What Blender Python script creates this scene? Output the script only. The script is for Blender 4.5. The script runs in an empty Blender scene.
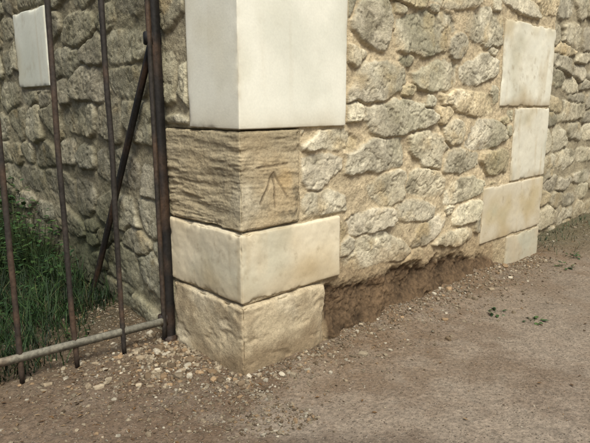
import bpy, math, numpy as np, bmesh
from mathutils import Vector, Matrix
rng=np.random.default_rng(7)
sc=bpy.context.scene
CX,CY=-.228,2.357
A=math.radians(44.0); cA,sA=math.cos(A),math.sin(A)
def l2w(x,y): return CX+cA*x-sA*y, CY+sA*x+cA*y
def w2l(x,y):
    a=x-CX;b=y-CY
    return cA*a+sA*b, -sA*a+cA*b
# ---------------- noise
def _h(i,j,k,s):
    with np.errstate(over='ignore'):
        h=(i.astype(np.uint32)*np.uint32(374761393))^(j.astype(np.uint32)*np.uint32(668265263))^(k.astype(np.uint32)*np.uint32(2246822519))^np.uint32((s*3266489917)&0xffffffff)
        h=(h^(h>>np.uint32(15)))*np.uint32(2246822519)
        h=(h^(h>>np.uint32(13)))*np.uint32(3266489917)
        h=h^(h>>np.uint32(16))
    return h.astype(np.float64)/4294967295.0
def vn(x,y,z,s=0):
    x=np.asarray(x,float);y=np.asarray(y,float)+0*x;z=np.asarray(z,float)+0*x
    xi=np.floor(x);yi=np.floor(y);zi=np.floor(z)
    fx=x-xi;fy=y-yi;fz=z-zi
    fx=fx*fx*(3-2*fx);fy=fy*fy*(3-2*fy);fz=fz*fz*(3-2*fz)
    xi=xi.astype(np.int64);yi=yi.astype(np.int64);zi=zi.astype(np.int64)
    r=0
    for a in (0,1):
        for b in (0,1):
            for c in (0,1):
                w=(fx if a else 1-fx)*(fy if b else 1-fy)*(fz if c else 1-fz)
                r=r+w*_h(xi+a,yi+b,zi+c,s)
    return r*2-1
def fbm(x,y,z,f=1,o=4,s=0,g=.5):
    x=np.asarray(x,float);y=np.asarray(y,float);z=np.asarray(z,float)
    t=0;a=1;n=0
    for i in range(o):
        ca,sa=math.cos(.7*i),math.sin(.7*i)
        t=t+a*vn((x*ca-y*sa)*f+i*13.1,(x*sa+y*ca)*f+i*7.7,z*f+i*3.3,s+i)
        n+=a;a*=g;f*=2.03
    return t/n
def ss(x,a=0.,b=1.):
    t=np.clip((x-a)/(b-a),0,1);return t*t*(3-2*t)
def mix(a,b,t): return a*(1-t[...,None])+np.asarray(b)*t[...,None]
# ---------------- mesh helpers
def mesh_obj(name,V,F,mat,col=None,parent=None,smooth=True):
    V=np.asarray(V,float).reshape(-1,3);F=np.asarray(F,np.int32)
    me=bpy.data.meshes.new(name)
    me.vertices.add(len(V));me.vertices.foreach_set('co',V.ravel())
    n=F.shape[1]
    me.loops.add(F.size);me.loops.foreach_set('vertex_index',F.ravel())
    me.polygons.add(len(F));me.polygons.foreach_set('loop_start',np.arange(0,F.size,n,dtype=np.int32))
    me.polygons.foreach_set('loop_total',np.full(len(F),n,np.int32))
    me.update(calc_edges=True)
    me.polygons.foreach_set('use_smooth',np.full(len(F),smooth))
    if col is not None:
        ca=me.color_attributes.new('Col','FLOAT_COLOR','POINT')
        c=np.ones((len(V),4));c[:,:3]=np.clip(np.asarray(col).reshape(-1,3),0.004,1)
        ca.data.foreach_set('color',c.ravel())
    me.materials.append(mat)
    ob=bpy.data.objects.new(name,me);sc.collection.objects.link(ob)
    if parent: ob.parent=parent
    return ob
def gridF(nu,nv,flip=False,off=0):
    i=np.arange(nu-1)[:,None]*nv+np.arange(nv-1)[None,:]
    a=i.ravel()+off
    F=np.stack([a,a+nv,a+nv+1,a+1],1)
    return F[:,::-1] if flip else F
def empty(name,local=True):
    e=bpy.data.objects.new(name,None);sc.collection.objects.link(e);e.empty_display_size=.1
    if local:
        e.location=(CX,CY,0);e.rotation_euler=(0,0,A)
    return e
# ---------------- materials
def mat_attr(name,s1=60,s2=400,bump=.35,dist=.004,var=.25,rough=.92,vor=0,spec=.2,coord='Object'):
    m=bpy.data.materials.new(name);m.use_nodes=True
    N=m.node_tree.nodes;L=m.node_tree.links
    b=N['Principled BSDF'];b.inputs['Roughness'].default_value=rough
    b.inputs['Specular IOR Level'].default_value=spec
    at=N.new('ShaderNodeAttribute');at.attribute_name='Col'
    tc=N.new('ShaderNodeTexCoord')
    n1=N.new('ShaderNodeTexNoise');n1.inputs['Scale'].default_value=s1;n1.inputs['Detail'].default_value=3.5;n1.inputs['Roughness'].default_value=.7
    L.new(tc.outputs[coord],n1.inputs['Vector'])
    mr=N.new('ShaderNodeMapRange');mr.inputs['From Min'].default_value=.28;mr.inputs['From Max'].default_value=.72
    mr.inputs['To Min'].default_value=1-var;mr.inputs['To Max'].default_value=1+var
    L.new(n1.outputs['Fac'],mr.inputs['Value'])
    vm=N.new('ShaderNodeVectorMath');vm.operation='SCALE'
    L.new(at.outputs['Color'],vm.inputs[0]);L.new(mr.outputs[0],vm.inputs['Scale'])
    col=vm.outputs[0]; hgt=n1.outputs['Fac']
    if vor:
        v=N.new('ShaderNodeTexVoronoi');v.inputs['Scale'].default_value=vor;L.new(tc.outputs[coord],v.inputs['Vector'])
        sp=N.new('ShaderNodeSeparateColor');L.new(v.outputs['Color'],sp.inputs[0])
        mr2=N.new('ShaderNodeMapRange');mr2.inputs['From Min'].default_value=0.6;mr2.inputs['From Max'].default_value=1
        L.new(sp.outputs[0],mr2.inputs['Value'])
        d=N.new('ShaderNodeMapRange');d.inputs['From Min'].default_value=.5;d.inputs['From Max'].default_value=.2
        L.new(v.outputs['Distance'],d.inputs['Value'])
        mm=N.new('ShaderNodeMath');mm.operation='MULTIPLY';L.new(mr2.outputs[0],mm.inputs[0]);L.new(d.outputs[0],mm.inputs[1])
        cr=N.new('ShaderNodeValToRGB');L.new(sp.outputs[1],cr.inputs[0])
        cr.color_ramp.elements[0].color=(.08,.062,.045,1);cr.color_ramp.elements[1].color=(.40,.35,.28,1);cr.color_ramp.elements[0].position=.25
        mx=N.new('ShaderNodeMixRGB');L.new(cr.outputs[0],mx.inputs['Color2'])
        L.new(mm.outputs[0],mx.inputs['Fac']);L.new(col,mx.inputs['Color1']);col=mx.outputs[0]
        m3=N.new('ShaderNodeMath');m3.operation='MULTIPLY';m3.inputs[1].default_value=.6;L.new(mm.outputs[0],m3.inputs[0])
        a3=N.new('ShaderNodeMath');a3.operation='ADD';L.new(hgt,a3.inputs[0]);L.new(m3.outputs[0],a3.inputs[1]);hgt=a3.outputs[0]
    L.new(col,b.inputs['Base Color'])
    bp=N.new('ShaderNodeBump');bp.inputs['Strength'].default_value=bump;bp.inputs['Distance'].default_value=dist
    L.new(hgt,bp.inputs['Height']);L.new(bp.outputs[0],b.inputs['Normal'])
    return m
M_rub=mat_attr('rubble_limestone',60,300,.8,.009,.30)
M_ash=mat_attr('dressed_limestone',90,260,.25,.002,.05,rough=.88)
M_sand=mat_attr('weathered_sandstone',90,300,.7,.005,.25)
M_gnd=mat_attr('dirt_and_grit',60,260,.8,.010,.42,vor=125)
M_peb=mat_attr('pebble',60,200,.4,.002,.25)
M_leaf=mat_attr('grass_blade',20,60,.1,.001,.3,rough=.6,spec=.3)
M_iron=mat_attr('painted_rusty_iron',60,160,.5,.002,.5,rough=.6,spec=.3)
# ---------------- rubble
GR=(.43,.39,.29);CRM=(.58,.52,.375);OCH=(.46,.335,.16);DRK=(.17,.15,.10)
def rubble(U,Z,sites,rects,seed,pal,mort,H=.03,cav=None,grime_shade=None,smk=.7):
    Y0=0*U+seed*3.1
    Uw=U+.034*fbm(U,Z,Y0,6,3,seed)+.020*fbm(U,Z,Y0,17,3,seed+9,.6)
    Zw=Z+.024*fbm(U,Z,Y0+5,6,3,seed+3)+.014*fbm(U,Z,Y0+5,17,3,seed+8,.6)
    d1=np.full(U.shape,9.);d2=np.full(U.shape,9.);ID=np.zeros(U.shape,int)
    ua=U[:,0];za=Z[0,:]
    r=np.random.default_rng(seed)
    for k,(u,z,w,h) in enumerate(sites):
        a=w*.56;b=h*.57
        i0,i1=np.searchsorted(ua,[u-2*a-.05,u+2*a+.05]);j0,j1=np.searchsorted(za,[z-2*b-.05,z+2*b+.05])
        if i1<=i0 or j1<=j0: continue
        sl=(slice(i0,i1),slice(j0,j1))
        th=r.normal(0,.12);x=Uw[sl]-u;y=Zw[sl]-z
        x,y=x*math.cos(th)+y*math.sin(th),-x*math.sin(th)+y*math.cos(th)
        sk=r.normal(0,.3)
        x=x/(a*(1+sk*y/b*.5).clip(.6,1.5));y=y/(b*(1+r.normal(0,.22)*x).clip(.5,1.6))
        # a few flat facets knock the corners off each stone
        p=r.uniform(2.4,4.5)
        d=(np.abs(x)**p+np.abs(y)**p)**(1/p)
        for q in range(3):
            an=r.uniform(0,6.28);d=np.maximum(d,(x*math.cos(an)+y*math.sin(an))/r.uniform(.84,1.05))
        D1=d1[sl];D2=d2[sl];I=ID[sl]
        near=d<D1
        D2n=np.where(near,D1,np.minimum(D2,d))
        ID[sl]=np.where(near,k,I);d1[sl]=np.where(near,d,D1);d2[sl]=D2n
    m=np.minimum(1.01-d1,(d2-d1)*.9-.045)
    m=m+.08*fbm(U,Z,Y0,30,4,seed+12,.6)
    rd=np.full(U.shape,9.);lev=np.full(U.shape,.007)
    for q in rects:
        a0,a1,b0,b1=q[:4]
        dx=np.maximum(a0-U,U-a1);dz=np.maximum(b0-Z,Z-b1);dd=np.maximum(dx,dz)
        if len(q)>4: lev=np.where(dd<.0,q[4],lev)
        rd=np.minimum(rd,dd)
    m=np.minimum(m,(rd-.010)*9)
    n=len(sites)
    Hs=r.uniform(.35,1.25,n)*H;tu=r.normal(0,.04,n);tz=r.normal(0,.07,n)
    su=np.array([s[0] for s in sites]);sz=np.array([s[1] for s in sites])
    off=r.uniform(0,50,n)[ID]
    st=ss(m,-.02,.13)
    lump=fbm(U,Z,off,9,5,seed+20,.6)
    rid=1-np.abs(fbm(U,Z,off+3,9,4,seed+30,.55))*2
    dome=np.clip(m,0,.4)
    h=st*(Hs[ID]+tu[ID]*(U-su[ID])+tz[ID]*(Z-sz[ID])+dome*.010+lump*.017-ss(rid,.86,1)*.006)
    mo=fbm(U,Z,Y0,22,4,seed+40,.65)
    big=fbm(U,Z,Y0,2.2,3,seed+44)
    smear=ss(fbm(U,Z,Y0,4,4,seed+71,.6),.02,.4)*(1-ss(dome,.12,.36))
    h=h+(1-st)*(mo*.008)+big*.010
    h=h*(1-.35*smear)+.35*smear*.010
    pc=np.array(pal)[r.integers(0,len(pal),n)]*r.uniform(.72,1.18,(n,1))
    c=pc[ID]
    n1=fbm(U,Z,off,15,5,seed+50,.65);n2=fbm(U,Z,off+9,5,4,seed+60,.55)
    c=c*(1+.55*n1)[...,None]
    c=mix(c,DRK,ss(n1*.7-n2,.12,.6)*.75)
    c=mix(c,(.70,.65,.50),ss(n2+n1*.6,.08,.55)*.5)
    c=mix(c,OCH,ss(fbm(U,Z,off+19,6,4,seed+61,.55),.1,.55)*.45)
    c=mix(c,(.22,.215,.13),ss(fbm(U,Z,Y0,1.7,4,seed+63,.55),.1,.5)*.35)
    c=mix(c,np.array(DRK)*.8,ss(rid,.9,1)*.35)
    mc=np.asarray(mort)*(1+.45*mo+.25*big)[...,None]
    mc=mix(mc,np.array(mort)*.55,ss(fbm(U,Z,Y0,3,3,seed+70),.0,.45)*.45)
    mc=mix(mc,np.array(mort)*.5,ss(m,-.14,-.02)*.3*(1-smear))
    c=mix(mc,c,ss(st,.2,.7)*(1-smk*smear))
    if grime_shade is not None: c=grime_shade(U,Z,c)  # callback tints the stone: grime, moss, painted shade on the left wall
    inside=ss(-rd,-.004,.004)
    h=h*(1-inside)+inside*lev
    c=mix(c,np.array(mort)*.75,inside)
    if cav is not None:
        t,dep=cav(U,Z);t=t*(1-inside)
        e=fbm(U,Z,Y0,8,6,77,.66)
        h=h*(1-t)+t*(dep+e*.050)
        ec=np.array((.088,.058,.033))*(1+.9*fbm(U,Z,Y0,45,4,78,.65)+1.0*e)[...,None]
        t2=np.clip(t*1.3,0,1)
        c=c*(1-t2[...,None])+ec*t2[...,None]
        st2=ss(.20+.12*e-(Z-zt(U)),.0,.15)*(U>.5)*(U<2.4)*(1-inside)*.5
        c=mix(c,(.26,.18,.10),st2*(1-t2))
    return h,c
def courses(u0,u1,z0,z1,seed,hr=(.12,.21),wr=(.17,.46)):
    r=np.random.default_rng(seed);S=[];z=z0
    while z<z1:
        hh=r.uniform(*hr);u=u0-r.uniform(0,.2)
        while u<u1:
            w=r.uniform(*wr);dz=.04*math.sin(u*2.3+z*5)+r.normal(0,.03)
            if w<.25 and r.random()<.5 and hh>.15:
                S.append((u+w/2,z+dz+hh*.27,w,hh*.5));S.append((u+w/2,z+dz+hh*.77,w,hh*.48))
            else:
                S.append((u+w/2,z+dz+hh/2,w,hh*r.uniform(.7,1.2)))
            u+=w
        z+=hh
    return S
# ---------- right wall
stones=[(0.86,1.6,0.33,0.22),(1.34,1.59,0.56,0.23),(2.04,1.68,0.5,0.23),(0.9,1.3,0.45,0.22),(1.44,1.36,0.46,0.17),(1.96,1.42,0.48,0.18),(1.15,1.12,0.66,0.19),(1.87,1.21,0.66,0.15),(0.56,1.03,0.36,0.10),(0.49,0.89,0.28,0.15),(0.92,0.93,0.48,0.18),(1.39,0.94,0.44,0.20),(1.69,1.03,0.24,0.15),(2.13,1.0,0.50,0.19),(0.51,0.72,0.32,0.13),(1.03,0.75,0.33,0.18),(1.41,0.74,0.38,0.16),(1.78,0.85,0.44,0.15),(2.25,0.80,0.40,0.16),(1.85,0.66,0.44,0.15),(1.29,0.59,0.39,0.12),(0.89,0.58,0.40,0.13),(0.70,0.47,0.14,0.09),(1.02,0.40,0.60,0.17),(1.91,0.49,0.36,0.14),(1.74,0.34,0.46,0.10),(1.45,0.44,0.34,0.13),(1.13,1.78,0.38,0.12),(1.64,1.82,0.52,0.13),(2.49,1.87,0.6,0.11),(.73,1.44,.14,.10),(.72,1.17,.14,.10),(1.68,1.55,.22,.14),(2.2,1.26,.13,.13)]
cand=courses(0.0,3.1,1.82,2.5,5)+[(rng.uniform(.3,3),rng.uniform(.28,1.85),w:=rng.uniform(.09,.24),w*rng.uniform(.5,.8)) for _ in range(500)]
for c in cand:
    ok=True
    for s in stones:
        if math.hypot((c[0]-s[0])/((c[2]+s[2])*.5),(c[1]-s[1])/((c[3]+s[3])*.5))<.95: ok=False;break
    if ok: stones.append(c)
def zt(u): return np.interp(u,[.3,.5,.53,.7,.95,1.18,1.45,1.73,2.0,2.3,2.36],[-.2,.1,.27,.29,.25,.27,.24,.23,.17,.12,-.1])
def cavR(U,Z):
    e=zt(U)+.08*fbm(U,Z,0*U,7,5,91,.6)
    t=ss(e-Z,-.03,.04)*ss(U+.02*fbm(U,Z,0*U,15,3,92),.49,.56)
    dep=-.030+.085*ss(.20-Z,0,.24)
    return t,dep
endq=[(2.25,3.08,1.185,1.765),(2.49,3.08,.645,1.175),(2.10,3.08,.235,.635),(2.51,3.08,-.1,.225)]
corR=[(-1,.65,1.1,1.96),(-1,.335,.655,1.095,-.03),(-1,.63,.33,.65),(-1,.50,-.3,.325,-.015),(-1,.4,1.97,2.4)]
corL=[(-1,.35,1.1,1.96),(-1,.57,.655,1.095,-.03),(-1,.56,.33,.65),(-1,.54,-.3,.325,-.015),(-1,.62,1.97,2.4)]
WT=2.4
def lowgrime(U,Z,c):
    g=ss(.5-Z,0,.5)*.5*(1+fbm(U,Z,0*U,5,3,55))
    return mix(c,np.array((.32,.25,.15)),np.clip(g,0,1))
wallR=empty('stone_wall')
ua=np.arange(-.007,3.081,.0055);za=np.arange(-.15,WT+.001,.0055)
U,Z=np.meshgrid(ua,za,indexing='ij')
palR=[GR,CRM,CRM,(.53,.48,.35),(.54,.45,.29),(.49,.44,.33),GR]
h,c=rubble(U,Z,stones,endq+corR,11,palR,(.46,.38,.25),.018,cavR,lowgrime)
mesh_obj('rubble_face',np.stack([U,-h,Z],-1),gridF(len(ua),len(za)),M_rub,c,wallR)
# ---------- left wall
wallL=empty('stone_wall.001')
ua=np.concatenate([np.arange(-.007,3.4,.0075),np.arange(3.4,9,.03)]);za=np.arange(-.15,WT+.001,.0075)
U,Z=np.meshgrid(ua,za,indexing='ij')
def moss_shadeL(U,Z,c):
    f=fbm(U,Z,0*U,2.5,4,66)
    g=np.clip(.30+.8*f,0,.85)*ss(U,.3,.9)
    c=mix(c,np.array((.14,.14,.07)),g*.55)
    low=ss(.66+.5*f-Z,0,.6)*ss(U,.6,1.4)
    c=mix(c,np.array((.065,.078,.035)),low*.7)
    return c*(1-.36*ss(U,.4,1.2))[...,None]  # tree shade painted into the wall colour, over the moss
sl=courses(.2,9,-.1,WT,21,(.14,.26),(.2,.52))
Lq=[(1.92,2.50,1.31,1.82)]
h,c=rubble(U,Z,sl,Lq+corL,31,[GR,(.46,.42,.30),(.50,.46,.33),(.39,.365,.27)],(.38,.335,.23),.019,None,moss_shadeL,.85)
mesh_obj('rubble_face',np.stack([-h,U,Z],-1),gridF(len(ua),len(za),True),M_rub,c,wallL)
# ---------- far set-back wall
wallF=empty('stone_wall.002')
ua=np.concatenate([np.arange(3.0,5.2,.01),np.arange(5.2,14,.04)]);za=np.arange(-.15,WT+.001,.01)
U,Z=np.meshgrid(ua,za,indexing='ij')
sf=courses(2.9,14,-.1,WT,22,(.12,.22),(.28,.65))
h,c=rubble(U,Z,sf,[],41,palR,(.36,.31,.21),.02,None,lambda U,Z,c:lowgrime(U,Z,c)*.8)
mesh_obj('rubble_face',np.stack([U,.22-h,Z],-1),gridF(len(ua),len(za)),M_rub,c,wallF)
# ---------- blocks
def block(name,parent,x,y,z,mat,colf,res=.012,r=.007,amp=.0015,dispf=None,chip=.004,seed=1):
    lo=np.array([x[0],y[0],z[0]]);hi=np.array([x[1],y[1],z[1]])
    def ax(a,b):
        n=max(2,int((b-a-2*r)/res))
        return np.concatenate([[a,a+r*.35,a+r*.7],np.linspace(a+r,b-r,n),[b-r*.7,b-r*.35,b]])
    X=[ax(lo[i],hi[i]) for i in range(3)]
    Vs=[];Fs=[];o=0
    for i in range(3):
        j,k=(i+1)%3,(i+2)%3
        G1,G2=np.meshgrid(X[j],X[k],indexing='ij')
        for side in (0,1):
            P=np.zeros(G1.shape+(3,));P[...,i]=(lo,hi)[side][i];P[...,j]=G1;P[...,k]=G2
            Vs.append(P.reshape(-1,3));Fs.append(gridF(len(X[j]),len(X[k]),side==0,o));o+=G1.size
    P=np.concatenate(Vs);F=np.concatenate(Fs)
    q=np.clip(P,lo+r,hi-r);n=P-q;n/=np.linalg.norm(n,axis=1,keepdims=True)+1e-9
    V=q+n*r
    dd=np.sort(np.minimum(P-lo,hi-P),axis=1);edge=np.exp(-dd[:,1]/.014)
    nz=fbm(V[:,0],V[:,1],V[:,2],6,5,seed,.5)
    ch=ss(fbm(V[:,0],V[:,1],V[:,2],10,5,seed+5,.6),-.02,.5)
    d=nz*amp-chip*edge*(.3+3*ch)
    if dispf is not None: d=d+dispf(V,n)
    V2=V+n*d[:,None]
    C=colf(V,n,nz,edge)
    ob=mesh_obj(name,V2,F,mat,C,parent)
    bm=bmesh.new();bm.from_mesh(ob.data);bmesh.ops.remove_doubles(bm,verts=bm.verts,dist=.0001);bm.to_mesh(ob.data);bm.free()
    return ob
def ashcol(base,stain=(.50,.42,.25),amt=.5,seed=3,spk=.0,foot=0,z0=0,drip=0):
    def f(V,n,nz,edge):
        x,y,z=V.T
        a=fbm(x,y,z,2.2,4,seed,.45);b=fbm(x,y,z,4.5,3,seed+4,.45);s=fbm(x,y,z,30,3,seed+8)
        c=np.array(base)*(1+.10*a+.04*s)[:,None]
        c=mix(c,stain,np.clip(ss(a*.6+b*.6,-.02,.55)*amt,0,1))
        c=mix(c,(.40,.42,.34),np.clip(ss(b-a,.1,.8)*amt*.5,0,1))
        if drip:
            dr=ss(fbm(x*6,y*6,z*.5,3,3,seed+14,.5),.1,.5)*ss(fbm(x,y,z,4,3,seed+15),-.3,.4)
            c=mix(c,(.42,.33,.19),np.clip(dr*drip,0,1))
        c=mix(c,(.30,.24,.15),np.clip(ss(fbm(x,y,z,20,5,seed+9,.65),.15,.55)*spk,0,1))
        if foot: c=mix(c,(.36,.28,.165),np.clip(ss(z0+.16+.12*a+.08*b-z,0,.16)*foot,0,1))
        c=mix(c,np.array((.33,.26,.16)),np.clip(edge*.45*(.6+s+b),0,1))
        return c
    return f
pier=empty('stone_gate_pier')
g=.02
W1=(.78,.77,.665)
block('quoin_upper',pier,(-g,.646),(-g,.348),(1.098,1.96),M_ash,ashcol(W1,(.58,.53,.37),amt=.5,seed=3,foot=.35,z0=1.1,drip=.12,spk=.06),.012,.006,.0016,chip=.002,seed=3)
block('quoin_top',pier,(-g,.40),(-g,.62),(1.968,2.4),M_ash,ashcol(W1,amt=.3,seed=4),.03,.006,seed=4)
def seg(px,pz,a,b):
    ax,az=a;bx,bz=b;dx,dz=bx-ax,bz-az
    t=np.clip(((px-ax)*dx+(pz-az)*dz)/(dx*dx+dz*dz),0,1)
    return np.hypot(px-ax-t*dx,pz-az-t*dz)
def bm_mask(V,n):
    x,y,z=V.T
    d=np.minimum.reduce([seg(x,z,(.07,.932),(.255,.938)),seg(x,z,(.17,.905),(.09,.775)),seg(x,z,(.17,.905),(.175,.75)),seg(x,z,(.17,.905),(.25,.785))])
    d=d+.002*vn(x*60,y*60,z*60,5)
    return ss(.009-d,0,.006)*(n[:,1]<-.5)*(.7+.3*ss(fbm(x,y,z,12,3,44),-.3,.2))
def bedding(x,y,z):
    warp=.03*fbm(x,y,z,3.5,3,8)
    return fbm(x*.13,y*.13,(z+warp*.6),44,4,9,.6)
def sanddisp(V,n):
    x,y,z=V.T
    st=bedding(x,y,z)
    st=np.sign(st)*np.abs(st)**.8*(.5+.8*ss(fbm(x,y,z,4,3,71),-.4,.4))
    L=(n[:,0]<-.4)*1.
    R=(n[:,1]<-.4)*1.
    k=L*.0085+R*(.0034+.004*ss(.07-x,0,.08)+.005*ss(z,.99,1.05)*ss(fbm(x,y,z,5,2,3),-.2,.3))
    er=-.008*L*ss(fbm(x,y,z,5,4,12),-.1,.5)-.006*R*ss(fbm(x,y,z,7,4,14),0,.5)+.003*fbm(x,y,z,34,4,19,.6)
    return k*st+er-.0055*bm_mask(V,n)-.016*R*ss(x,.29,.34)*ss(fbm(x,y,z,9,3,15),-.3,.4)
def sandcol(V,n,nz,edge):
    x,y,z=V.T
    st=bedding(x,y,z)
    a=fbm(x,y,z,5,5,17)
    c=np.array((.385,.32,.21))*(1+.3*a+.25*st)[:,None]
    c=mix(c,(.35,.25,.13),ss(a,.05,.5)*.4)
    c=mix(c,(.53,.48,.36),ss(-a,.0,.45)*.65)
    c=mix(c,(.16,.135,.09),ss(fbm(x,y,z*1.3,10,5,29,.68),.04,.45)*.7)
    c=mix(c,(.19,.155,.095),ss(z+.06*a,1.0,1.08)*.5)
    c=mix(c,(.42,.27,.10),ss(.06+.02*a-np.hypot(x-.24,z-.87),0,.05)*.3*(n[:,1]<-.5))
    L=(n[:,0]<-.4)*1.
    c=mix(c,(.37,.32,.215),L*.4)
    c=mix(c,(.12,.09,.055),bm_mask(V,n)*.66)
    return c
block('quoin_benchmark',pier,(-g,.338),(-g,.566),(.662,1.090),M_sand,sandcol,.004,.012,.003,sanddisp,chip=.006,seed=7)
block('quoin_lower',pier,(-g-.004,.625),(-g,.556),(.334,.652),M_ash,ashcol((.65,.58,.43),(.46,.34,.17),.75,12,spk=.45,foot=.5,z0=.33,drip=.4),.007,.012,.006,
      lambda V,n:.003*fbm(V[:,0],V[:,1],V[:,2],16,5,66,.6),chip=.009,seed=12)
def basecol(V,n,nz,edge):
    x,y,z=V.T;a=fbm(x,y,z,4,5,27)
    c=np.array((.46,.385,.26))*(1+.3*a)[:,None]
    c=mix(c,(.20,.145,.085),ss(a*.35+.16-z,.0,.2)*.8)
    c=mix(c,(.24,.185,.115),ss(fbm(x,y,z,8,5,31,.6),.05,.45)*.6)
    return mix(c,(.58,.52,.39),ss(-a,.1,.5)*.65)
block('quoin_base',pier,(-g-.008,.52),(-g-.008,.54),(-.15,.326),M_sand,basecol,.007,.018,.009,
      lambda V,n:-.02*ss(V[:,0],.40,.52)*ss(fbm(V[:,0],V[:,1],V[:,2],8,3,5),-.4,.5)+.007*fbm(V[:,0],V[:,1],V[:,2],12,5,6,.58)-.006*ss(fbm(V[:,0],V[:,1],V[:,2]*2,9,3,46),.15,.4),chip=.013,seed=17)
for i,(a,b,c0,c1) in enumerate(endq):
    block('end_quoin_%d'%(i+1),wallR,(a+.006,b+.01),(-.016,.36 if i%2 else .30),(c0,c1),M_ash,ashcol([(.67,.65,.54),(.62,.59,.48),(.52,.47,.36),(.46,.40,.29)][i],(.46,.38,.23),[.7,.8,1,1][i],30+i*3,spk=.5,foot=.65,z0=c0-.05,drip=[.45,.5,.5,.3][i]),.010,.010,.005,
      lambda V,n:.003*fbm(V[:,0],V[:,1],V[:,2],16,5,67,.6),chip=.006,seed=40+i)
block('ashlar_panel',wallL,(-.028,.2),(1.926,2.494),(1.316,1.814),M_ash,ashcol((.62,.63,.55),amt=.5,seed=60,spk=.3,drip=.3),.016,.008,chip=.004,seed=60)
def simple_box(name,parent,x,y,z,mat,col,**k):
    return block(name,parent,x,y,z,mat,lambda V,n,nz,e:np.tile(col,(len(V),1))*(1+.2*nz)[:,None],res=.15,seed=80,**k)
simple_box('wall_core',wallR,(.16,3.05),(.14,.46),(-.2,WT-.005),M_rub,(.3,.26,.19))
simple_box('coping',wallR,(-.05,3.12),(-.05,.5),(WT+.002,WT+.09),M_ash,(.4,.38,.3))
simple_box('wall_core',wallL,(.14,.46),(.5,9.),(-.2,WT-.005),M_rub,(.3,.26,.19))
simple_box('coping',wallL,(-.05,.5),(.505,9.05),(WT+.002,WT+.09),M_ash,(.35,.33,.26))
simple_box('wall_core',wallF,(3.1,14),(.30,.5),(-.2,WT-.005),M_rub,(.3,.26,.19))
simple_box('coping',wallF,(3.125,14),(.17,.55),(WT+.002,WT+.09),M_ash,(.4,.38,.3))
# ---------------- ground
def gh(x,y):
    lx,ly=w2l(x,y)
    h=.014*fbm(x,y,0*x,1.1,3,101)+.009*fbm(x,y,0*x,7,5,102,.6)
    h=h+.055*np.exp(-np.clip(-ly,0,9)/.12)*ss(lx,.45,.8)*ss(2.7-lx,0,.4)*(1+.8*fbm(x,y,0*x,9,3,103))
    h=h+.03*np.exp(-np.clip(-lx,0,9)/.25)*ss(ly,.5,1.2)+.03*ss(ly,1,2.5)*(lx<.1)
    h=h+.05*ss(lx,3.2,4.4)*np.exp(-np.clip(.2-ly,0,9)/.5)
    return h
def axis(a,b,step,far):
    m=np.arange(a,b,step);o=[];d=step
    p=b
    while p<far: o.append(p);d*=1.25;p+=d
    p=a;d=step;q=[]
    while p>-far:
        d*=1.25;p-=d;q.append(p)
    return np.array(q[::-1]+list(m)+o)
xa=axis(-2.2,3.6,.010,250);ya=axis(1.4,6.0,.010,250)
X,Y=np.meshgrid(xa,ya,indexing='ij')
lx,ly=w2l(X,Y)
rg=.4+1.0*np.exp(-np.clip(-ly,0,9)/.3)+.8*ss(-X,.1,.6)
Zg=gh(X,Y)+rg*(.0035*fbm(X,Y,0*X,32,3,104,.65)+.004*np.abs(fbm(X,Y,0*X,14,3,105)))
a=fbm(X,Y,0*X,1.3,5,110);b=fbm(X,Y,0*X,9,5,111,.65);b2=fbm(X,Y,0*X,28,3,112,.6);a2=fbm(X,Y,0*X,3,4,113,.55)
c=np.array((.225,.185,.143))*(1+.30*a+.25*b+.25*b2)[...,None]
c=mix(c,(.135,.10,.072),ss(b*.6+a,.1,.55)*.6)
c=mix(c,(.15,.11,.076),ss(a2+.4*b,.05,.5)*.5)
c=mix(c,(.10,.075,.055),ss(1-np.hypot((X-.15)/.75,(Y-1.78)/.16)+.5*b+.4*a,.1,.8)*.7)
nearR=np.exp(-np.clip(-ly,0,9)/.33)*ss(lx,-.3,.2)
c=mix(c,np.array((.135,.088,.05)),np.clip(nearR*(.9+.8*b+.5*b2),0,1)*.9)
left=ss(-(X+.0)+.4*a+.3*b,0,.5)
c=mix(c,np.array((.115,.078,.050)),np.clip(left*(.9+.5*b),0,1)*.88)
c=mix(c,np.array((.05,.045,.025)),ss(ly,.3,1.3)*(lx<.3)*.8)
c=mix(c,(.09,.085,.05),ss(lx,3.0,3.6)*np.exp(-np.clip(.1-ly,0,9)/.5)*.8)
mesh_obj('ground',np.stack([X,Y,Zg],-1),gridF(len(xa),len(ya)),M_gnd,c)
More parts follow.
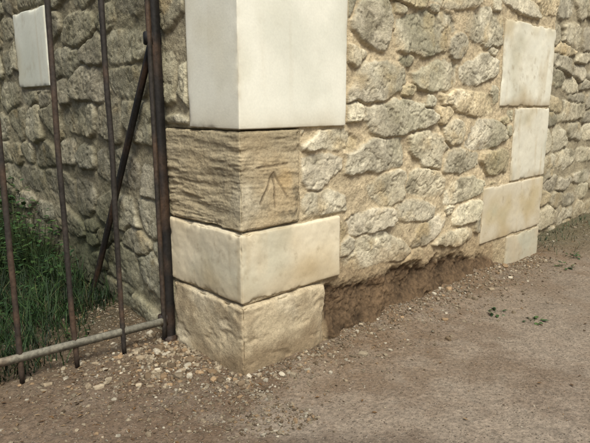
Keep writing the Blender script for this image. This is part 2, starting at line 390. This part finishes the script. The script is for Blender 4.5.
# ---------------- pebbles
def ico(sub):
    bm=bmesh.new();bmesh.ops.create_icosphere(bm,subdivisions=sub,radius=1)
    V=np.array([v.co[:] for v in bm.verts]);F=np.array([[v.index for v in f.verts] for f in bm.faces]);bm.free();return V,F
def scatter(name,pos,size,cols,sub=1,flat=(.45,.85),jag=.38):
    bV,bF=ico(sub);n=len(pos);k=len(bV)
    r=np.random.default_rng(n)
    if sub==1: V=bV[None]*(1+r.uniform(-jag,jag,(n,k,1)))
    else:
        o=r.uniform(0,99,(n,1));x,y,z=[bV[None,:,i]+0*o for i in range(3)]
        V=bV[None]*(1+.55*fbm(x+o,y,z,1.0,3,5,.6))[...,None]
        V=np.clip(V,-r.uniform(.6,.9,(n,1,3)),r.uniform(.6,.9,(n,1,3)))
    S=np.stack([r.uniform(.8,1.4,n),r.uniform(.6,1.1,n),r.uniform(*flat,n)],1)
    V=V*S[:,None,:]*size[:,None,None]
    t=r.uniform(0,6.28,n);tl=r.normal(0,.4,n)
    y,z=V[...,1]*np.cos(tl)[:,None]-V[...,2]*np.sin(tl)[:,None],V[...,1]*np.sin(tl)[:,None]+V[...,2]*np.cos(tl)[:,None]
    x=V[...,0];V=np.stack([x*np.cos(t)[:,None]-y*np.sin(t)[:,None],x*np.sin(t)[:,None]+y*np.cos(t)[:,None],z],-1)
    P=np.stack([pos[:,0],pos[:,1],gh(pos[:,0],pos[:,1])+size*.12+.002],1)
    V=V+P[:,None,:]
    F=bF[None]+(np.arange(n)*k)[:,None,None]
    C=np.repeat(cols,k,0)
    return mesh_obj(name,V.reshape(-1,3),F.reshape(-1,3),M_peb,C,smooth=False)
def outside(p):
    lx,ly=w2l(p[:,0],p[:,1])
    return ~(((lx>-.03)&(ly>-.03)&(lx<3.1))|((ly>.18)&(lx>3.05)))
def pts(n,x0,x1,y0,y1): return np.stack([rng.uniform(x0,x1,n),rng.uniform(y0,y1,n)],1)
def pcol(n,k=1.):
    base=np.array([(.27,.225,.16),(.20,.16,.11),(.38,.34,.265),(.12,.088,.056),(.23,.16,.095)])
    return base[rng.choice(5,n,p=[.25,.3,.1,.2,.15])]*rng.uniform(.6,1.1,(n,1))*k
P=pts(3400,-2,3.2,1.6,5.6);P=P[outside(P)]
scatter('gravel',P,rng.uniform(.0015,.0035,len(P)),pcol(len(P),.9),1)
n=4000;t=rng.uniform(-.1,3.0,n);o=-rng.exponential(.11,n)-.03
P1=np.stack(l2w(t,o),1)
n=4600;t=rng.uniform(-.5,1.3,n);o=-rng.exponential(.24,n)-.03
P2=np.stack(l2w(o,t),1)
n=2000;P3=np.stack([rng.normal(-.75,.35,n),rng.normal(2.4,.25,n)],1)
n=900;P4=np.stack(l2w(rng.uniform(3.1,6,n),.16-rng.exponential(.3,n)),1)
P=np.concatenate([P1,P2,P3,P4]);P=P[outside(P)]
s=rng.lognormal(math.log(.0038),.5,len(P)).clip(.0016,.013)
scatter('gravel.001',P,s,pcol(len(P),.92),1)
P=np.concatenate([np.stack([rng.normal(-.60,.13,380),rng.normal(2.50,.13,380)],1),np.stack([rng.normal(-.75,.4,90),rng.normal(2.3,.3,90)],1),np.stack(l2w(rng.uniform(-.1,2.9,170),-rng.exponential(.09,170)-.04),1),np.stack(l2w(-rng.exponential(.06,110)-.04,rng.uniform(-.1,.7,110)),1)])
P=P[outside(P)];s=rng.lognormal(math.log(.0085),.45,len(P)).clip(.004,.026)
scatter('rubble_debris',P,s,pcol(len(P),1.3),2,flat=(.6,1))
# ---------------- blades
def blades(name,pos,length,width,cols,seg=4,bend=.6,mat=None):
    n=len(pos);r=np.random.default_rng(n+1)
    th=r.uniform(0,6.28,n);dirx,diry=np.cos(th),np.sin(th);wx,wy=-diry,dirx
    bn=r.uniform(.15,1,n)*bend
    t=np.linspace(0,1,seg+1)
    out=length[:,None]*(bn[:,None]*t**2*.9);up=length[:,None]*(t-.35*bn[:,None]*t**2)
    w=width[:,None]*(1-t**1.6)*.5+.0002
    bx=pos[:,0][:,None]+dirx[:,None]*out;by=pos[:,1][:,None]+diry[:,None]*out;bz=gh(pos[:,0],pos[:,1])[:,None]+up-.004
    Lf=np.stack([bx-wx[:,None]*w,by-wy[:,None]*w,bz],-1);Rt=np.stack([bx+wx[:,None]*w,by+wy[:,None]*w,bz],-1)
    V=np.stack([Lf,Rt],2).reshape(n,-1,3)
    k=2*(seg+1);f=np.array([[2*i,2*i+1,2*i+3,2*i+2] for i in range(seg)])
    F=f[None]+(np.arange(n)*k)[:,None,None]
    C=np.repeat(cols,k,0).reshape(n,seg+1,2,3)*(.55+.6*t)[None,:,None,None]
    return mesh_obj(name,V.reshape(-1,3),F.reshape(-1,4),mat or M_leaf,C)
def gcol(n,P=None):
    b=np.array([(.019,.044,.014),(.028,.062,.017),(.017,.035,.016),(.048,.085,.024),(.10,.095,.04)])
    c=b[rng.choice(5,n,p=[.32,.3,.22,.11,.05])]*rng.uniform(.6,1.3,(n,1))
    if P is not None: c=c*(1+.55*vn(P[:,0]*5,P[:,1]*5,0*P[:,0],17))[:,None]
    return c
n=30000
u=rng.uniform(.65,4.4,n);o=-rng.uniform(.02,1.7,n)
cl=vn(u*3,o*3,0*u,5)
k=rng.random(n)<ss(u+.5*cl-.36*o,.95,1.65)*(.68+.32*cl)
u,o=u[k],o[k];P=np.stack(l2w(o,u),1)
Lg=rng.uniform(.07,.27,len(P))*(1+.9*ss(u,1.5,2.4)*np.exp(o/.5))*(.8+.4*vn(u*5,o*5,0*u,8))
blades('grass',P,Lg,rng.uniform(.003,.0075,len(P)),gcol(len(P),P),bend=1.3)
n=500;P=np.stack(l2w(rng.uniform(3.1,7,n),.17-rng.exponential(.12,n)),1)
blades('grass.001',P,rng.uniform(.03,.08,n),rng.uniform(.003,.006,n),gcol(n),bend=1.1)
def weed(name,cx,cy,nl,R,H,ls,seed):
    r=np.random.default_rng(seed);V=[];F=[];C=[]
    z0=float(gh(np.array([cx]),np.array([cy]))[0])
    for i in range(nl):
        a=r.uniform(0,6.28);q=R*math.sqrt(r.random());h=H*r.uniform(.15,1)*(1-.4*q/R)
        p=Vector((cx+q*math.cos(a),cy+q*math.sin(a),z0+h))
        d=Vector((math.cos(a)+r.normal(0,.4),math.sin(a)+r.normal(0,.4),r.uniform(-.3,.5))).normalized()
        s=d.cross(Vector((0,0,1))).normalized();up=s.cross(d)
        L=ls*r.uniform(.6,1.2);W=L*.32
        pr=[(0,0,0),(.25,.8,.05),(.6,.9,.03),(1,0,-.12)]
        b=len(V)
        for t,w,k in pr: V.append(p+d*L*t+up*(k*L)-s*W*w)
        for t,w,k in pr: V.append(p+d*L*t+up*(k*L)+s*W*w)
        for t,w,k in pr: V.append(p+d*L*t+up*(k*L-.1*L*(w>0)))
        for j in range(3):
            F.append((b+j,b+j+1,b+8+j+1,b+8+j));F.append((b+8+j,b+8+j+1,b+4+j+1,b+4+j))
        c=np.array([(.034,.075,.022),(.023,.053,.018),(.055,.098,.028)][r.integers(3)])*r.uniform(.6,1.2)
        C+= [c]*12
        b=len(V);q0=Vector((cx+.4*q*math.cos(a),cy+.4*q*math.sin(a),z0-.005))
        for e in (-.0009,.0009): V.append(q0+s*e)
        for e in (.0009,-.0009): V.append(p+s*e)
        F.append((b,b+1,b+2,b+3));C+=[np.array((.045,.065,.022))]*4
    mesh_obj(name,np.array([v[:] for v in V]),np.array(F),M_leaf,np.array(C))
k=0
for (u,o,nl,R,H,ls) in [(2.9,-.17,300,.30,.74,.06),(2.45,-.16,280,.26,.68,.05),(3.4,-.2,240,.35,.74,.065),(2.05,-.16,200,.2,.54,.045),(2.6,-.5,200,.28,.45,.05),(1.75,-.14,100,.15,.32,.04),(1.5,-.5,70,.2,.18,.04),(2.2,-.45,150,.25,.36,.045)]:
    x,y=l2w(o,u);weed('weed_plant' if k==0 else 'weed_plant.%03d'%k,x,y,nl,R,H,ls,100+k);k+=1
for (x,y,nl,R,H,ls) in [(1.18,3.11,13,.055,.02,.038),(1.34,2.97,12,.05,.02,.036),(2.02,4.04,14,.06,.04,.035),(2.25,4.35,18,.06,.05,.03),(-1.15,2.75,14,.05,.05,.03)]:
    weed('weed_plant.%03d'%k,x,y,nl,R,H,ls,100+k);k+=1
n=420;P=np.concatenate([np.stack([rng.normal(-.8,.4,n),rng.normal(2.35,.35,n)],1),pts(90,-.5,2.6,1.9,4.5),np.stack(l2w(rng.uniform(3.1,5,160),.1-rng.exponential(.2,160)),1)])
P=P[outside(P)]
bl=np.array([(.13,.075,.035),(.09,.055,.03),(.2,.14,.08)])[rng.integers(0,3,len(P))]
def litter(name,P,cols):
    n=len(P);r=np.random.default_rng(3);th=r.uniform(0,6.28,n);L=r.uniform(.005,.017,n);W=L*r.uniform(.12,.5,n)
    base=np.array([(-1,0,0),(0,-1,.35),(1,0,.1),(0,1,.3)])
    V=np.repeat(base[None],n,0)*np.stack([L,W,L*.5],1)[:,None,:]
    x=V[...,0]*np.cos(th)[:,None]-V[...,1]*np.sin(th)[:,None];y=V[...,0]*np.sin(th)[:,None]+V[...,1]*np.cos(th)[:,None]
    V=np.stack([x+P[:,0][:,None],y+P[:,1][:,None],V[...,2]+gh(P[:,0],P[:,1])[:,None]+.005],-1)
    mesh_obj(name,V.reshape(-1,3),np.arange(4*n).reshape(n,4),M_peb,np.repeat(cols,4,0),smooth=False)
litter('leaf_litter',P,bl)
# ---------------- gate
gate=empty('iron_gate',False)
PX,PY=-.653,2.71
ga=math.radians(51);gd=np.array([math.sin(ga),math.cos(ga)])
gate.location=(PX,PY,0);gate.rotation_euler=(0,0,math.pi/2-ga)
def part(name,fn,base,v=.5,smooth=True,seed=1,rust=.45):
    bm=bmesh.new();fn(bm)
    me=bpy.data.meshes.new(name);bm.to_mesh(me);bm.free()
    n=len(me.vertices);co=np.zeros(n*3);me.vertices.foreach_get('co',co);co=co.reshape(-1,3)
    nz=fbm(co[:,0],co[:,1],co[:,2],9,4,seed,.6)
    C=mix(np.array(base)*(1+v*nz)[:,None],(.11,.06,.032),ss(nz,.0,.45)*rust)
    ca=me.color_attributes.new('Col','FLOAT_COLOR','POINT');c4=np.ones((n,4));c4[:,:3]=np.clip(C,.004,1);ca.data.foreach_set('color',c4.ravel())
    me.materials.append(M_iron);me.polygons.foreach_set('use_smooth',np.full(len(me.polygons),smooth))
    o=bpy.data.objects.new(name,me);sc.collection.objects.link(o);o.parent=gate;return o
def tube(pts_,rad,sides=14):
    def f(bm):
        rings=[]
        for i,p in enumerate(pts_):
            p=Vector(p);a=Vector(pts_[max(i-1,0)]);b=Vector(pts_[min(i+1,len(pts_)-1)]);d=(b-a).normalized()
            s=d.cross(Vector((0,1,0.01))).normalized();t=d.cross(s)
            r=rad[i] if hasattr(rad,'__len__') else rad
            rings.append([bm.verts.new(p+s*(r*math.cos(6.2832*j/sides))+t*(r*math.sin(6.2832*j/sides))) for j in range(sides)])
        for a,b in zip(rings,rings[1:]):
            for j in range(sides): bm.faces.new((a[j],a[(j+1)%sides],b[(j+1)%sides],b[j]))
        bm.faces.new(rings[0][::-1]);bm.faces.new(rings[-1])
        bmesh.ops.recalc_face_normals(bm,faces=bm.faces)
    return f
def bar(a,b,w,t,bev=.003,cuts=30):
    def f(bm):
        a_,b_=Vector(a),Vector(b);d=b_-a_;L=d.length
        bmesh.ops.create_cube(bm,size=1,matrix=Matrix.Diagonal((w,t,L,1)))
        bmesh.ops.bevel(bm,geom=list(bm.edges),offset=bev,segments=2,affect='EDGES')
        es=[e for e in bm.edges if abs((e.verts[0].co-e.verts[1].co).z)>L*.5]
        bmesh.ops.subdivide_edges(bm,edges=es,cuts=cuts)
        q=d.to_track_quat('Z','Y').to_matrix().to_4x4();q.translation=(a_+b_)/2
        bm.transform(q)
    return f
BR=(.034,.029,.025);BK=(.015,.0135,.013);GY=(.17,.16,.125)
for i,s in enumerate([-.235,-.465,-.70,-.935,-1.17,-1.405]):
    j=rng.normal(0,.004,3)
    zs=np.linspace(0.0,2.0,40)
    P_=[(s+j[0]*math.sin(z*2+i)+(.004*vn(np.array([z*3]),0,0,i)[0]),.004*vn(np.array([z*2]),3,0,i)[0],z) for z in zs]+[(s,0,2.04),(s,0,2.12)]
    rr=[.0105]+list(.0122+.0008*vn(zs[1:]*25,0*zs[1:],0*zs[1:],i))+[.018,.002]
    part('bar_%d'%(i+1),tube(P_,rr),BR,.6,seed=i*3)
part('bottom_rail',bar((-1.66,-.004,.125),(-.02,-.004,.118),.016,.038,cuts=60),GY,.7,seed=20,rust=.75)
part('top_rail',bar((-1.66,0,1.95),(-.02,0,1.95),.012,.04),BR,seed=21)
part('latch_stile',bar((-1.66,0,.04),(-1.66,0,2.05),.035,.03),BR,seed=22)
part('hinge_stile',bar((-.022,-.004,.03),(-.026,-.004,2.05),.016,.022,.003),BR,.4,seed=23)
XP=.012
part('post',bar((XP+.004,.012,-.1),(XP-.006,.012,2.2),.044,.046,.004),BK,.4,seed=24)
part('post_cap',tube([(XP,.012,2.2),(XP,.012,2.22),(XP,.012,2.26),(XP,.012,2.30),(XP,.012,2.33)],[.03,.036,.034,.022,.003]),BK,seed=25)
part('hinge_collar',bar((-.04,.012,1.50),(.036,.012,1.50),.04,.060,.004,4),BK,seed=26)
part('hinge_collar',bar((-.04,.012,.12),(.038,.012,.12),.04,.060,.004,4),BK,seed=26)
part('foot',bar((XP,.012,-.04),(XP,.012,.030),.062,.064,.006,2),BK,seed=27)
def w2g(x,y,z):
    a,b=x-PX,y-PY
    return (a*gd[0]+b*gd[1],-a*gd[1]+b*gd[0],z)
bx,by=l2w(-.075,1.42)
part('back_stay',bar((XP,.03,1.52),w2g(bx,by,.02),.026,.032,.004),BK,seed=28)
# ---------------- camera / light / world
cd=bpy.data.cameras.new('camera');cam=bpy.data.objects.new('camera',cd);sc.collection.objects.link(cam)
cd.sensor_width=36;cd.lens=36*560/590;cd.clip_end=1000;cd.clip_start=.05
cam.location=(0,0,1.2);cam.rotation_euler=(math.radians(90-11.8),0,0);sc.camera=cam
to=Vector((.20,-.70,1.0)).normalized()
sd=bpy.data.lights.new('sun','SUN');so=bpy.data.objects.new('sun',sd);sc.collection.objects.link(so)
sd.energy=3.7;sd.angle=math.radians(22);sd.color=(1,.985,.88)
so.rotation_euler=to.to_track_quat('Z','Y').to_euler()
w=bpy.data.worlds.new('World');sc.world=w;w.use_nodes=True
N=w.node_tree.nodes;bg=N['Background'];sk=N.new('ShaderNodeTexSky');sk.sky_type='NISHITA';sk.sun_disc=False
sk.sun_elevation=math.asin(to.z);sk.sun_rotation=math.atan2(to.x,to.y);sk.air_density=1.2;sk.dust_density=5
w.node_tree.links.new(sk.outputs[0],bg.inputs[0]);bg.inputs[1].default_value=.11
sc.view_settings.view_transform='Standard';sc.view_settings.look='None';sc.view_settings.exposure=0
